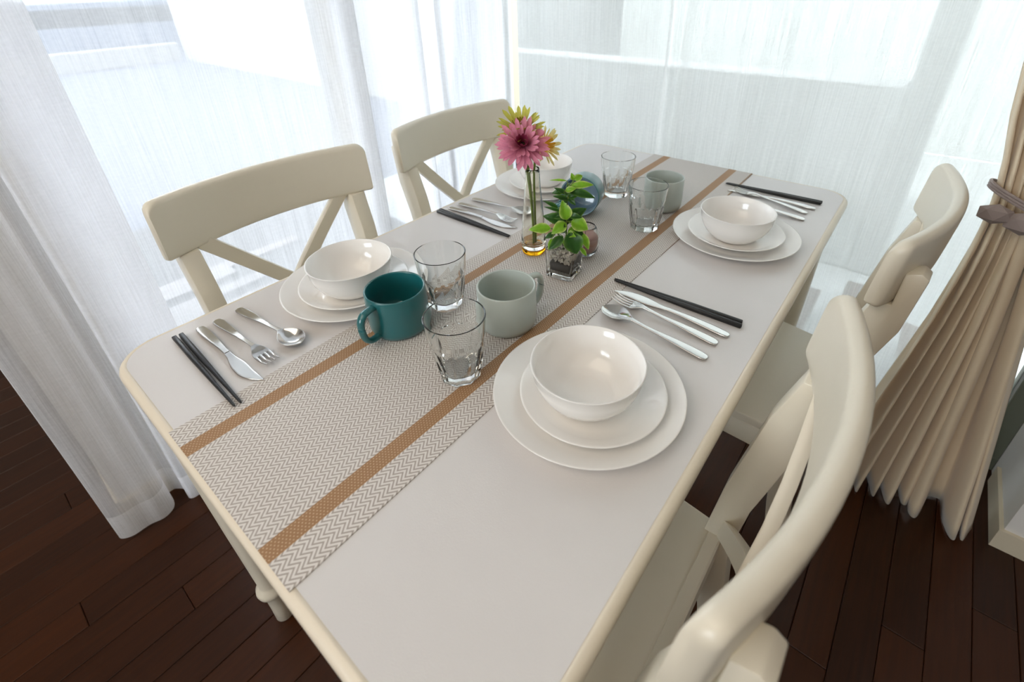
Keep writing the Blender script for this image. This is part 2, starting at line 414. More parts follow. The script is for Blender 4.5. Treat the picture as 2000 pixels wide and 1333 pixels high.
window('window_1', 'x', 0.02, 1.53, 1.32, -0.02, 2.2, [0.80], M['trim'])
window('fill_window', 'y', 0.0, 1.4, RX0 - .08, 0.95, 2.20, [0.7], M['trim'])  # unseen window added to bring neutral fill light from behind
window('window_2', 'y', -0.522, 1.30, 1.45, -0.0, 2.15, [-0.38], M['aluminium'])

# ------------------------------------------------------------------ outside
wall('balcony_floor', [(1.62, 5.0, -8, 3.0, -0.20, -0.10)], M['outside_deck'])
wall('ground', [(1.62, 16, 3.0, 24, -0.20, -0.10), (0.02, 1.62, 1.40, 24, -0.20, -0.10), (-12, 0.02, 3.35, 24, -0.20, -0.10)], M['outside_ground'])
def building(name, label, boxes, m, extra=None):
    t = thing(name, label, 'building')
    bm = bmesh.new()
    for b in boxes: box(bm, *b, 0.01, 1)
    from_bm('wall', bm, m, t)
    if extra: extra(t)
    return t
def nb_extra(t):
    for y in (7.2, 9.4):
        bm = bmesh.new(); box(bm, 3.72, 3.75, y, y + .9, 1.1, 2.0); f = from_bm('window', bm, M['aluminium'], t)
        bm = bmesh.new(); box(bm, 3.715, 3.722, y + .06, y + .84, 1.16, 1.94); from_bm('pane', bm, M['outside_blue'], f)
building('neighbouring_house', 'sunlit white house wall seen through the sheer curtain behind the left chairs',
         [(3.75, 6.5, 3.2, 11.6, -0.1, 3.4)], M['outside_white'], nb_extra)
def bb_extra(t):
    bm = bmesh.new(); box(bm, -1.0, 4.4, 12.6, 13.0, 0.55, 0.85); o = from_bm('coping', bm, M['outside_white'], t)
building('garden_wall', 'low white boundary wall at the top left behind the sheer curtain', [(-4.0, 3.7, 11.6, 11.8, -0.1, 0.22)], M['outside_white'])
building('blue_grey_building', 'pale blue-grey building beyond the low white wall, top left', [(-5.0, 4.1, 12.6, 15.0, -0.1, 0.95)], M['outside_blue'], bb_extra)
building('parapet', 'low white parapet seen through the sheer curtain behind the table end',
         [(2.6, 2.75, 0.0, 2.6, -0.1, 0.80), (2.6, 3.8, -0.13, 0.0, -0.1, 1.4)], M['outside_parapet'])

building('grey_house', 'pale grey house wall filling the view outside the right window', [(5.0, 8.0, -8.0, 2.7, -0.1, 5.0)], M['outside_grey'])
# ------------------------------------------------------------------ curtains
def catmull(pts, n):
    out = []
    for i in range(len(pts) - 1):
        p0 = pts[max(i - 1, 0)]; p1 = pts[i]; p2 = pts[i + 1]; p3 = pts[min(i + 2, len(pts) - 1)]
        for k in range(n):
            t = k / n
            out.append(tuple(0.5 * ((2 * p1[c]) + (-p0[c] + p2[c]) * t + (2 * p0[c] - 5 * p1[c] + 4 * p2[c] - p3[c]) * t * t + (-p0[c] + 3 * p1[c] - 3 * p2[c] + p3[c]) * t ** 3) for c in (0, 1)))
    out.append(tuple(pts[-1])); return out
def cloth(name, path, z0, z1, m, label, nz=14, sway=0.006, group=None):
    me = bpy.data.meshes.new(name); vs, fs, us = [], [], []
    arc = [0.0]
    for a, b in zip(path, path[1:]): arc.append(arc[-1] + math.hypot(b[0] - a[0], b[1] - a[1]))
    n = len(path)
    for k in range(nz):
        z = z0 + (z1 - z0) * k / (nz - 1)
        for i, (x, y) in enumerate(path):
            s = sway * math.sin(2.1 * z + 3 * arc[i]) * (1 - z / 2.6)
            hz = 0.006 * math.sin(19 * arc[i]) if k == 0 else 0
            vs.append((x + s, y + s, z + hz)); us.append((arc[i], z - z0))
    for k in range(nz - 1):
        for i in range(n - 1): fs.append((k * n + i, k * n + i + 1, (k + 1) * n + i + 1, (k + 1) * n + i))
    me.from_pydata(vs, [], fs); uv = me.uv_layers.new(name='UVMap')
    for l in me.loops: uv.data[l.index].uv = us[l.vertex_index]
    o = link(name, me, m, None, True)
    return tag(o, label, 'curtain', group)
# left sheer, from the gathered edge at the left to the corner post
left_pts = [(-0.134, 1.205), (-0.132, 1.178), (-0.110, 1.160), (-0.075, 1.158), (-0.045, 1.150), (-0.02, 1.165), (-0.012, 1.20), (-0.02, 1.225),
            (0.0, 1.232), (0.02, 1.20), (0.014, 1.165), (0.03, 1.150), (0.075, 1.155), (0.125, 1.150), (0.150, 1.160), (0.150, 1.178), (0.10, 1.186), (0.045, 1.192), (0.035, 1.205), (0.06, 1.216), (0.13, 1.214), (0.19, 1.208),
            (0.30, 1.188), (0.42, 1.196), (0.56, 1.185), (0.68, 1.19), (0.735, 1.175), (0.785, 1.16), (0.79, 1.185), (0.755, 1.20), (0.75, 1.215), (0.80, 1.215), (0.88, 1.20),
            (0.945, 1.18), (1.00, 1.165), (1.012, 1.185), (0.985, 1.20), (0.975, 1.215), (1.03, 1.21), (1.09, 1.19), (1.075, 1.175), (1.10, 1.165), (1.18, 1.175),
            (1.26, 1.17), (1.33, 1.165), (1.36, 1.15), (1.335, 1.14), (1.345, 1.12), (1.375, 1.125)]
cloth('sheer_curtain', catmull(left_pts, 6), 0.02, 2.3, M['sheer_left'], 'white sheer striped curtain hanging behind the two left chairs')
# right sheers (two panels that meet behind the table end)
def wavy(x, ya, yb, n, amp, ph):
    out = []
    for i in range(n + 1):
        t = i / n; y = ya + (yb - ya) * t
        out.append((x + amp * math.sin(ph + t * n * 0.9) + 0.4 * amp * math.sin(2.3 * ph + t * n * 2.3), y))
    return out
cloth('sheer_curtain', catmull(wavy(1.385, 1.11, 0.545, 16, 0.007, 0.4), 5), 0.02, 2.13, M['sheer_right'], 'ivory sheer curtain panel in the window corner behind the flower vase')
rp = [(1.366, 0.540), (1.376, 0.532), (1.384, 0.515), (1.378, 0.50)] + wavy(1.383, 0.46, -0.36, 18, 0.009, 1.7)
cloth('sheer_curtain', catmull(rp, 5), 0.02, 2.13, M['sheer_right'], 'ivory sheer curtain panel behind the right end of the table')

# beige drape, gathered by a tieback
def drape():
    t = thing('drape', 'beige drape gathered by a faceted tieback at the right wall', 'curtain', (0, 0, 0))
    # depth/width pattern of the folds along u: (u, offset) offset +1 = towards the room (-x)
    folds = [(0, -.6), (.05, .5), (.10, -.9), (.155, .8), (.20, -.8), (.25, .9), (.30, -1.0), (.36, .7), (.40, -.7), (.46, 1.0), (.52, -.9), (.56, .5), (.60, .2), (.66, .9),
             (.70, -.6), (.80, -1.6), (.86, .2), (.90, 1.0), (.935, -.8), (.965, .9), (1.0, -.2)]
    zs = [0.012, 0.05, 0.12, 0.22, 0.33, 0.45, 0.56, 0.66, 0.74, 0.79, 0.815, 0.838, 0.862, 0.92, 1.0, 1.08, 1.2, 1.4, 1.65, 1.9, 2.13]
    ya = [(0, -.15), (.35, -.195), (.6, -.225), (.838, -.234), (1.03, -.200), (1.3, -.17), (2.2, -.13)]
    yb = [(0, -.475), (.35, -.415), (.6, -.372), (.838, -.335), (1.03, -.35), (1.3, -.40), (2.2, -.46)]
    am = [(0, .044), (.4, .034), (.7, .022), (.838, .015), (.98, .020), (1.3, .026), (2.2, .030)]
    NU = 230
    r = random.Random(3); ph = [r.uniform(0, 6.28) for _ in range(6)]
    top, bot = [], []
    for z in zs:
        A = smooth_tab(ya, z); B = smooth_tab(yb, z); a = smooth_tab(am, z); row = []
        pl = []
        for i in range(NU + 1):
            u = i / NU
            uu = min(1, max(0, u + 0.006 * math.sin(3 * z + ph[0] + 9 * u) * (1 - abs(2 * u - 1))))
            f = smooth_tab(folds, uu)
            # pinch folds so that ridges are round and valleys narrow
            xo = -a * f
            yo = 0.010 * math.sin(2 * PI * 9 * uu + ph[1]) * (1 - 0.5 * a / .04)
            wr = 0.0025 * math.sin(23 * z + 14 * u + ph[2]) * math.sin(9 * z + 31 * u)
            hem = 0.008 * math.sin(11 * u + 2) if z < 0.02 else 0
            pl.append(Vector((1.185 + xo + wr, A + (B - A) * u + yo, z + max(hem, -0.008))))
        top.append(pl)
    for k, rw in enumerate(top):
        b2 = []
        for i, p in enumerate(rw):
            tn = (rw[min(i + 1, NU)] - rw[max(i - 1, 0)]); nn = Vector((tn.y, -tn.x, 0)).normalized()
            b2.append(p + nn * 0.0016)
        bot.append(b2)
    bm = bmesh.new(); grid_closed(bm, top, bot); from_bm('cloth', bm, M['drape'], t, smooth=True)
drape()
def tieback():
    t = thing('curtain_tieback', 'mauve-grey tieback of faceted beads around the beige drape', 'tieback', (1.185, -0.282, 0.838))
    bm = bmesh.new()
    pts = [(0.052 * math.cos(a) - .002, 0.062 * math.sin(a), 0.012 + 0.026 * math.sin(a - 0.2)) for a in [2 * PI * k / 28 for k in range(29)]]
    for dz in (-.005, .0, .005): tube(bm, [(x, y, z + dz) for x, y, z in pts], 0.0028, 8)
    from_bm('cord', bm, M['tassel'], t, smooth=True)
    for (y, z, s) in ((0.042, -0.002, 1.0), (-0.002, -0.010, 1.15), (-0.045, -0.006, 1.0)):
        bm = bmesh.new(); bmesh.ops.create_icosphere(bm, subdivisions=1, radius=0.025 * s)
        for v in bm.verts: v.co = Vector((-0.056 + v.co.x * 0.55, y + v.co.y * 1.15, z + v.co.z * 0.8))
        from_bm('faceted_bead', bm, M['tassel'], t)
tieback()

# ------------------------------------------------------------------ table
def rrect(x0, x1, y0, y1, r, n=8):
    out = []
    for cx, cy_, a0 in ((x1 - r, y1 - r, 0), (x0 + r, y1 - r, PI / 2), (x0 + r, y0 + r, PI), (x1 - r, y0 + r, 1.5 * PI)):
        for k in range(n + 1):
            a = a0 + PI / 2 * k / n; out.append((cx + r * math.cos(a), cy_ + r * math.sin(a)))
    return out
def table():
    t = thing('dining_table', 'white rectangular dining table with cream rounded edge, set for four', 'table', (TL / 2, TW / 2, 0))
    e = 0.009; th = 0.024; R = 0.062
    P = lambda off: [(x - TL / 2, y - TW / 2) for x, y in rrect(off, TL - off, off, TW - off, R - off)]
    bm = bmesh.new(); lo = [bm.verts.new((x, y, T - th + .002)) for x, y in P(e)]; hi = [bm.verts.new((x, y, T)) for x, y in P(e)]
    n = len(lo)
    bm.faces.new(hi); bm.faces.new(lo[::-1])
    for i in range(n): bm.faces.new((lo[i], lo[(i + 1) % n], hi[(i + 1) % n], hi[i]))
    from_bm('tabletop', bm, M['table_top'], t)
    bm = bmesh.new(); rings = []
    prof = [(e + .0005, T - th), (.0035, T - th + .0005), (.001, T - th + .003), (-.003, T - th + .008), (-.003, T - .009), (-.0015, T - .0045), (.0015, T - .0015), (.005, T - .0004), (e + .0005, T - .0002)]
    for off, z in prof: rings.append([bm.verts.new((x, y, z)) for x, y in P(off)])
    rings.append(rings[0])
    for a, b in zip(rings, rings[1:]):
        for i in range(n): bm.faces.new((a[i], a[(i + 1) % n], b[(i + 1) % n], b[i]))
    o = from_bm('edge_banding', bm, M['table_edge'], t, smooth=True); o['label'] = 'cream rounded edge'
    for (a, b) in (((.07, TL - .07), (.055, .075)), ((.07, TL - .07), (TW - .075, TW - .055)), ((.055, .075), (.07, TW - .07)), ((TL - .075, TL - .055), (.07, TW - .07))):
        bm = bmesh.new(); box(bm, a[0] - TL / 2, a[1] - TL / 2, b[0] - TW / 2, b[1] - TW / 2, T - th - .07, T - th + .001, 0.002, 1); from_bm('apron', bm, M['chair'], t)
    prof = [(0, 0), (.016, 0), (.0185, .004), (.0185, .05), (.0195, .092), (.022, .098), (.0285, .106), (.0300, .114), (.0285, .122), (.022, .130), (.0205, .136), (.0225, .20), (.027, .34), (.0315, .50), (.034, .60), (.034, T - th - .004), (0, T - th - .004)]
    for lx, ly in ((.042, TW - .066), (.042, .058), (TL - .055, TW - .058), (TL - .06, .052)):
        bm = bmesh.new(); lathe(bm, prof, 36, (lx - TL / 2, ly - TW / 2)); from_bm('leg', bm, M['chair'], t, auto=0.7)
    # runner
    bm = bmesh.new(); top, bot = [], []
    rx0, rx1, ry0, ry1 = 0.003, TL - 0.004, 0.241, 0.535
    for i in range(41):
        x = rx0 + (rx1 - rx0) * i / 40; a, b = [], []
        for j in range(13):
            y = ry0 + (ry1 - ry0) * j / 12 + 0.003 * math.sin(3.1 * x + .4)
            z = T + 0.0016; a.append((x - TL / 2, y - (ry0 + ry1) / 2, z - T)); b.append((x - TL / 2, y - (ry0 + ry1) / 2, 0.0002))
        top.append(a); bot.append(b)
    grid_closed(bm, top, bot); o = from_bm('table_runner', bm, M['runner'])
    o.location = (TL / 2, (ry0 + ry1) / 2, T)
    tag(o, 'grey and white herringbone runner with two brown stripes along the table', 'table runner')
table()
TR = T + 0.0017      # top of the runner

# ------------------------------------------------------------------ chairs
def chair_meshes():
    P = {}
    # seat: trapezoid slab with soft edges
    bm = bmesh.new(); pts = [(-.176, .012), (.176, .012), (.188, -.15), (.200, -.34), (.192, -.372), (.16, -.385), (-.16, -.385), (-.192, -.372), (-.200, -.34), (-.188, -.15)]
    lo = [bm.verts.new((x, y, .428)) for x, y in pts]; hi = [bm.verts.new((x, y, .450)) for x, y in pts]
    bm.faces.new(hi); bm.faces.new(lo[::-1])
    for i in range(len(pts)): bm.faces.new((lo[i], lo[(i + 1) % len(pts)], hi[(i + 1) % len(pts)], hi[i]))
    bmesh.ops.bevel(bm, geom=[e for e in bm.edges if abs(e.verts[0].co.z - e.verts[1].co.z) < .001], offset=.006, segments=3, profile=.5, affect='EDGES')
    P['seat'] = (bm, 0.6)
    # curved top rail
    bm = bmesh.new(); HW = .216; z0, z1 = .800, .910; th = .0235; rings = []
    S = [-HW, -HW + .001, -HW + .003, -HW + .006, -HW + .011, -HW + .017, -HW + .028] + [(-HW + .045) + (2 * HW - .09) * k / 18 for k in range(19)] + [HW - .028, HW - .017, HW - .011, HW - .006, HW - .003, HW - .001, HW]
    for s in S:
        u = s / HW; de = HW - abs(s); rr = .017
        zt = z1 - (rr - math.sqrt(max(0, rr * rr - max(0, rr - de) ** 2))) if de < rr else z1
        r2 = .005; zb = z0 + (r2 - math.sqrt(max(0, r2 * r2 - max(0, r2 - de) ** 2))) if de < r2 else z0
        r3 = .007; t_ = th * (0.45 + 0.55 * math.sqrt(max(0, 1 - (max(0, r3 - de) / r3) ** 2)))
        ym = .0570 + .043 * (1 - u * u)          # front of rail at mid height
        sl = -2 * .043 * s / HW ** 2; nrm = Vector((-sl, 1, 0)).normalized()
        ring = []; hh = (zt - zb) / 2; zc = (zt + zb) / 2; n = 28
        for k in range(n):
            a = 2 * PI * k / n; ca, sa = math.cos(a), math.sin(a)
            # superellipse-like board section, full round top
            ex = 0.30 if sa < 0 else 0.62
            px = math.copysign(abs(ca) ** 0.32, ca); pz = math.copysign(abs(sa) ** 0.42, sa)
            q = t_ / 2 * px; zz = zc + hh * pz
            edge = hh - abs(zz - zc)
            rt = .0105
            if edge < rt and sa > 0: q = math.copysign(min(abs(q), t_ / 2 * math.sqrt(max(0, 1 - ((rt - edge) / rt) ** 2)) + 1e-4), q)
            c = Vector((s, ym + .010 * (zz - .80) / .11 + t_ / 2 - .004, zz)) + nrm * q
            ring.append(bm.verts.new(c))
        rings.append(ring)
    for a, b in zip(rings, rings[1:]):
        for k in range(len(a)): bm.faces.new((a[k], a[(k + 1) % len(a)], b[(k + 1) % len(a)], b[k]))
    bm.faces.new(rings[0][::-1]); bm.faces.new(rings[-1]); P['top_rail'] = (bm, 0.9)
    # back posts
    for nm, sg in (('a', -1), ('b', 1)):
        bm = bmesh.new()
        prof = [(.060, 0), (.020, .25), (0.000, .43), (.014, .56), (.042, .72), (.0660, .800), (.088, .8005), (.090, .856), (.108, .863), (.118, .856), (.109, .76), (.086, .68), (.056, .54), (.044, .43), (.062, .25), (.096, 0)]
        x0 = sg * .168 - .017; x1 = sg * .168 + .017
        sk = lambda z: sg * .012 * max(0, (z - .45)) / .4
        A = [bm.verts.new((x0 + sk(z), y, z)) for y, z in prof]; B = [bm.verts.new((x1 + sk(z), y, z)) for y, z in prof]
        bm.faces.new(A[::-1]); bm.faces.new(B)
        for i in range(len(A)): bm.faces.new((A[i], A[(i + 1) % len(A)], B[(i + 1) % len(A)], B[i]))
        bmesh.ops.recalc_face_normals(bm, faces=bm.faces)
        bmesh.ops.bevel(bm, geom=[e for e in bm.edges if abs(e.verts[0].co.x - e.verts[1].co.x) > .03 or abs(e.verts[0].co.x - e.verts[1].co.x) < .006], offset=.0022, segments=2, profile=.5, affect='EDGES')
        P['post_' + nm] = (bm, 0.7)
    # crossing bars
    for nm, sg in (('a', -1), ('b', 1)):
        bm = bmesh.new(); rings = []
        for k in range(9):
            u = k / 8; x = sg * (.150 - .300 * u); z = .806 - .330 * u
            y = .090 - .060 * u + .022 * math.sin(PI * u) + (0.002 if sg > 0 else -0.002)
            d = Vector((-sg * .300, 0, -.330)).normalized(); pn = Vector((d.z, 0, -d.x)); c = Vector((x, y, z))
            rings.append([bm.verts.new(c + pn * a + Vector((0, b, 0))) for a, b in ((-.0145, -.006), (-.0135, -.008), (.0135, -.008), (.0145, -.006), (.0145, .006), (.0135, .008), (-.0135, .008), (-.0145, .006))])
        for a, b in zip(rings, rings[1:]):
            for k in range(8): bm.faces.new((a[k], a[(k + 1) % 8], b[(k + 1) % 8], b[k]))
        bm.faces.new(rings[0][::-1]); bm.faces.new(rings[-1]); P['cross_' + nm] = (bm, 0.5)
    bm = bmesh.new(); box(bm, -.155, .155, .008, .030, .392, .45, .003, 1); P['apron_rear'] = (bm, 0.5)
    bm = bmesh.new(); box(bm, -.165, .165, -.368, -.348, .375, .428, .002, 1); P['apron_front'] = (bm, .5)
    for nm, sg in (('a', -1), ('b', 1)):
        bm = bmesh.new(); box(bm, -.010, .010, -.350, .010, .375, .428, .002, 1)
        for v in bm.verts: v.co.x += sg * (.168 + (.012 * (-v.co.y / .35)))
        P['apron_side_' + nm] = (bm, .5)
        bm = bmesh.new(); r = []
        for z, h, ox in ((0, .012, .006), (.42, .0185, 0)):
            r.append([bm.verts.new((sg * (.180 + ox) + a * h, -.355 + b * h, z)) for a, b in ((-1, -1), (1, -1), (1, 1), (-1, 1))])
        for k in range(4): bm.faces.new((r[0][k], r[0][(k + 1) % 4], r[1][(k + 1) % 4], r[1][k]))
        bm.faces.new(r[0][::-1]); bm.faces.new(r[1]); bmesh.ops.recalc_face_normals(bm, faces=bm.faces)
        bmesh.ops.bevel(bm, geom=list(bm.edges), offset=.002, segments=1, affect='EDGES'); P['front_leg_' + nm] = (bm, .7)
    return P
CHN = {'seat': 'seat', 'top_rail': 'top_rail', 'post_a': 'back_post', 'post_b': 'back_post', 'cross_a': 'cross_brace', 'cross_b': 'cross_brace',
       'apron_rear': 'seat_apron', 'apron_front': 'seat_apron', 'apron_side_a': 'seat_apron', 'apron_side_b': 'seat_apron',
       'front_leg_a': 'leg', 'front_leg_b': 'leg', 'stretcher_a': 'stretcher', 'stretcher_b': 'stretcher', 'stretcher_mid': 'stretcher'}
chair0 = thing('dining_chair', 'x', 'chair')
for k, (bm, au) in chair_meshes().items(): from_bm(CHN[k], bm, M['chair'], chair0, auto=au)
CH = [((0.356, 0.832), -0.02, 'cream wooden chair with X-shaped back at the left front, behind the teal mug'),
      ((0.895, 0.851), 0.0, 'cream wooden chair with X-shaped back farthest away, behind the flower vase'),
      ((0.343, 0.0), PI, 'cream wooden chair nearest the camera, at the lower right, seen from behind'),
      ((0.950, -0.054), PI - 0.065, 'cream wooden chair at the right rear, in front of the beige drape')]
for i, ((x, y), rz, lab) in enumerate(CH):
    c = chair0 if i == 0 else copy_tree(chair0)
    c.location = (x, y, 0); c.rotation_euler = (0, 0, rz); c['label'] = lab; c['group'] = 'matching dining chairs around the table'

# ------------------------------------------------------------------ plates and bowls
def plate_bm(R, h=.0185):
    bm = bmesh.new(); w = R * .64
    lathe(bm, [(0, .0012), (w * .86, .0012), (w * .90, 0), (w * .96, 0), (w + .002, .0012), (R * .80, h * .42), (R - .002, h - .0022), (R - .0004, h - .0010), (R, h), (R - .0012, h + .0004), (R - .003, h - .0002),
               (R * .80, h * .42 + .0028), (w + .004, .0050), (w - .002, .0041), (w * .8, .0038), (0, .0038)], 96)
    return bm
def bowl_bm(R=.0725, h=.061):
    bm = bmesh.new(); b = R * .50
    out = [(0, .0014), (b * .80, .0014), (b * .84, 0), (b * .98, 0), (b * 1.08, .0012), (b * 1.32, .0075), (R * .80, .0185), (R * .90, .031), (R * .955, .044), (R - .0010, h - .001), (R, h),
           (R - .0014, h + .0005), (R - .0030, h - .0006), (R * .955 - .0032, .044), (R * .90 - .0034, .032), (R * .79 - .0028, .0205), (b * 1.26, .0105), (b * 1.02, .0050), (b * .92, .0040), (0, .0040)]
    lathe(bm, out, 96); return bm
big = None
SETS = [('front right', (.3726, .1553), (.3708, .1475), (.3650, .1530)),
        ('front left', (.3400, .6315), (.3380, .6270), (.3325, .6210)),
        ('back right', (.9315, .1528), (.9300, .1522), (.9245, .1530)),
        ('back left', (.9230, .6480), (.9330, .6480), (.9380, .6520))]
WHERE = {'front right': 'nearest the camera', 'front left': 'beside the upright teal mug', 'back right': 'at the far right end of the table', 'back left': 'behind the flower vase'}
me_big = me_small = me_bowl = None
for nm, a, b, c in SETS:
    if me_big is None:
        o1 = from_bm('dinner_plate', plate_bm(.125), M['porcelain'], smooth=True); me_big = o1.data
        o2 = from_bm('side_plate', plate_bm(.0945, .0195), M['porcelain'], smooth=True); me_small = o2.data
        o3 = from_bm('bowl', bowl_bm(), M['porcelain'], smooth=True); me_bowl = o3.data
    else:
        o1, o2, o3 = link('dinner_plate', me_big), link('side_plate', me_small), link('bowl', me_bowl)
    o1.location = (a[0], a[1], T + .0003); o2.location = (b[0], b[1], T + .0043); o3.location = (c[0], c[1], T + .0084)
    tag(o1, 'large white dinner plate, bottom of stack, ' + WHERE[nm], 'plate', 'white dinner plates')
    tag(o2, 'smaller white plate, middle of stack, ' + WHERE[nm], 'plate', 'white side plates')
    tag(o3, 'white bowl on top of the stack ' + WHERE[nm], 'bowl', 'white bowls')

# ------------------------------------------------------------------ mugs
def mug(name, label, loc, ang, R, h, mbody, minner, group=None):
    t = thing(name, label, 'mug', (loc[0], loc[1], loc[2]), 0, group)
    bm = bmesh.new(); rb = R * .80
    lathe(bm, [(0, .0012), (rb * .86, .0012), (rb * .90, 0), (rb * .98, 0), (R * .93, .0035), (R * .985, .011), (R * 1.005, .022), (R * 1.0, h * .6), (R - .0004, h - .0016), (R - .0010, h - .0003), (R - .0020, h)], 72)
    bmi = bmesh.new()
    lathe(bmi, [(R - .0020, h), (R - .0032, h - .0003), (R - .0038, h - .0016), (R - .0042, h * .6), (R - .0045, .020), (R * .88, .0095), (R * .76, .0060), (0, .0050)], 72)
    from_bm('body', bm, mbody, t, smooth=True); from_bm('inner_wall', bmi, minner, t, smooth=True)
    # squared loop handle, in the plane of direction +x, then rotated
    bm = bmesh.new(); r0 = R - .001
    ctrl = [(r0 - .002, h * .86), (r0 + .010, h * .875), (r0 + .021, h * .84), (r0 + .0275, h * .70), (r0 + .0275, h * .45), (r0 + .023, h * .26), (r0 + .013, h * .165), (r0 - .003, h * .16)]
    path = catmull(ctrl, 5)
    tube(bm, [(x, 0, z) for x, z in path], 0.0046, 12, 1.45)
    ho = from_bm('handle', bm, mbody, t, smooth=True); ho.rotation_euler = (0, 0, ang)
    return t
mug('mug', 'teal mug with dark interior in front of the front left plates', (.319, .477, TR), math.atan2(-.012, -.080), .0472, .0735, M['teal'], M['teal'], 'coffee mugs along the runner')
mug('mug', 'grey-green mug beside the glasses, in front of the front right plates', (.428, .343, TR), math.atan2(-.010, .066), .0464, .0735, M['grey_glaze'], M['grey_glaze'], 'coffee mugs along the runner')
mug('mug', 'grey-green mug at the far end of the runner beside a glass', (.989, .343, TR), math.atan2(.050, .060), .0450, .0765, M['grey_glaze'], M['grey_glaze'], 'coffee mugs along the runner')
tm = mug('mug', 'teal mug with pale blue inside tipped on its side behind the leafy plant', (0, 0, 0), -PI / 2 - 0.55, .0455, .0735, M['teal'], M['pale_glaze'], 'coffee mugs along the runner')
# lying on its side, mouth towards the front of the table
dirv = Vector((-0.93, -0.33, 0.14)).normalized()
side = Vector((0, 0, 1)).cross(dirv).normalized(); upv = dirv.cross(side)
rotm = Matrix((upv, side, dirv)).transposed().to_4x4()      # handle (+x local turned 90) lies sideways
rotm.translation = Vector((.862, .482, TR + .0468)) - dirv * 0.028
tm.matrix_world = rotm

# ------------------------------------------------------------------ tumblers
def tumbler_me():
    bm = bmesh.new(); n = 144; NF = 9
    def ro(a, z):
        if z > .0655: r = .0385 + (.0420 - .0385) * ((z - .0655) / (.101 - .0655)) ** .8
        else: r = .0335 + (.0378 - .0335) * (z / .0655)
        if z > .0630 and z <= .0655: r = .0380
        P = .0272 + .17 * z if z < .030 else .0323 + .128 * (z - .030)
        am = ((a / (2 * PI / NF)) % 1.0 - .5) * (2 * PI / NF)
        pr = P / math.cos(am)
        if z < .0600: r = min(r, pr)
        return r
    zo = [0, .0012, .004, .010, .016, .022, .028, .034, .040, .046, .051, .055, .0585, .0600, .0630, .0640, .0655, .069, .076, .085, .093, .0985, .1005]
    zi = [(.0385 + .0035 * ((z - .0655) / .0355) ** .8 - .0022, z) for z in (.1005, .0985, .093, .085, .076, .069)] + [(.0348, .058), (.0330, .046), (.0305, .034), (.0280, .024), (.0262, .0175), (.022, .0135), (.014, .0120)]
    rings = [[bm.verts.new(((ro(2 * PI * i / n, z) - (.001 if z == 0 else 0)) * math.cos(2 * PI * i / n), (ro(2 * PI * i / n, z) - (.001 if z == 0 else 0)) * math.sin(2 * PI * i / n), z)) for i in range(n)] for z in zo]
    rt = .0408
    rings.append([bm.verts.new((rt * math.cos(2 * PI * i / n), rt * math.sin(2 * PI * i / n), .1012)) for i in range(n)])
    for r, z in zi: rings.append([bm.verts.new((r * math.cos(2 * PI * i / n), r * math.sin(2 * PI * i / n), z)) for i in range(n)])
    for a, b in zip(rings, rings[1:]):
        for i in range(n): bm.faces.new((a[i], a[(i + 1) % n], b[(i + 1) % n], b[i]))
    cb = bm.verts.new((0, 0, .0015)); ct = bm.verts.new((0, 0, .0118))
    for i in range(n):
        bm.faces.new((rings[0][(i + 1) % n], rings[0][i], cb)); bm.faces.new((rings[-1][i], rings[-1][(i + 1) % n], ct))
    return from_bm('tumbler', bm, M['glass'], auto=0.5)
g0 = tumbler_me()
GL = [((.300, .321), 0.25, 'clear faceted glass nearest the camera, between the teal and grey mugs'),
      ((.404, .463), 0.5, 'clear faceted glass behind the teal mug, beside the front left plates'),
      ((.866, .325), 0.1, 'clear faceted glass beside the far right plates, in front of the far grey mug'),
      ((.992, .468), 0.3, 'clear faceted glass farthest left at the rear, behind the tipped teal mug')]
for i, ((x, y), rz, lab) in enumerate(GL):
    g = g0 if i == 0 else link('tumbler', g0.data)
    g.location = (x, y, TR + .0003); g.rotation_euler = (0, 0, rz); tag(g, lab, 'glass', 'clear faceted tumblers')

# ------------------------------------------------------------------ cutlery
def strip(bm, tabw, tabz, s0, s1, ns, nw, th, cup=None, off=None):
    top, bot = [], []
    for i in range(ns + 1):
        u = i / ns; u = 0.5 - 0.5 * math.cos(PI * u) if True else u
        s = s0 + (s1 - s0) * u; w_ = max(smooth_tab(tabw, s), .0003); z = smooth_tab(tabz, s); c = smooth_tab(cup, s) if cup else 0
        o = smooth_tab(off, s) if off else 0; a, b = [], []
        for j in range(nw + 1):
            v = -1 + 2 * j / nw; x = o + w_ * math.sin(v * PI / 2)
            zz = z - c * (1 - math.sin(v * PI / 2) ** 2) * 1.0
            rt = th * (0.35 + 0.65 * math.sqrt(max(0, 1 - v ** 4)))
            a.append((x, s, zz + rt / 2)); b.append((x, s, zz - rt / 2))
        top.append(a); bot.append(b)
    grid_closed(bm, top, bot)
# local +y: working end, -y: handle end; lengths about 18 cm, resting on z=0
HZ = [(-.092, .0022), (-.07, .0040), (-.03, .0062), (.0, .0070), (.02, .0085), (.034, .0100)]
HW = [(-.092, .0002), (-.0915, .0035), (-.089, .0062), (-.08, .0078), (-.05, .0068), (-.02, .0046), (.005, .0032), (.022, .0031), (.034, .0038)]
def spoon():
    t = thing('spoon', 'x', 'spoon')
    bm = bmesh.new(); strip(bm, HW, HZ, -.092, .034, 40, 8, .0022); from_bm('handle', bm, M['steel'], t, smooth=True)
    bm = bmesh.new()
    strip(bm, [(.0335, .0038), (.040, .0072), (.050, .0145), (.062, .0185), (.072, .0178), (.082, .0128), (.088, .0062), (.0900, .0004)],
          [(.0335, .0100), (.045, .0112), (.062, .0110), (.080, .0100), (.090, .0096)], .0335, .090, 30, 16, .0016,
          [(.0335, .0), (.044, .0040), (.062, .0088), (.078, .0066), (.090, .0002)])
    from_bm('spoon_bowl', bm, M['steel'], t, smooth=True); return t
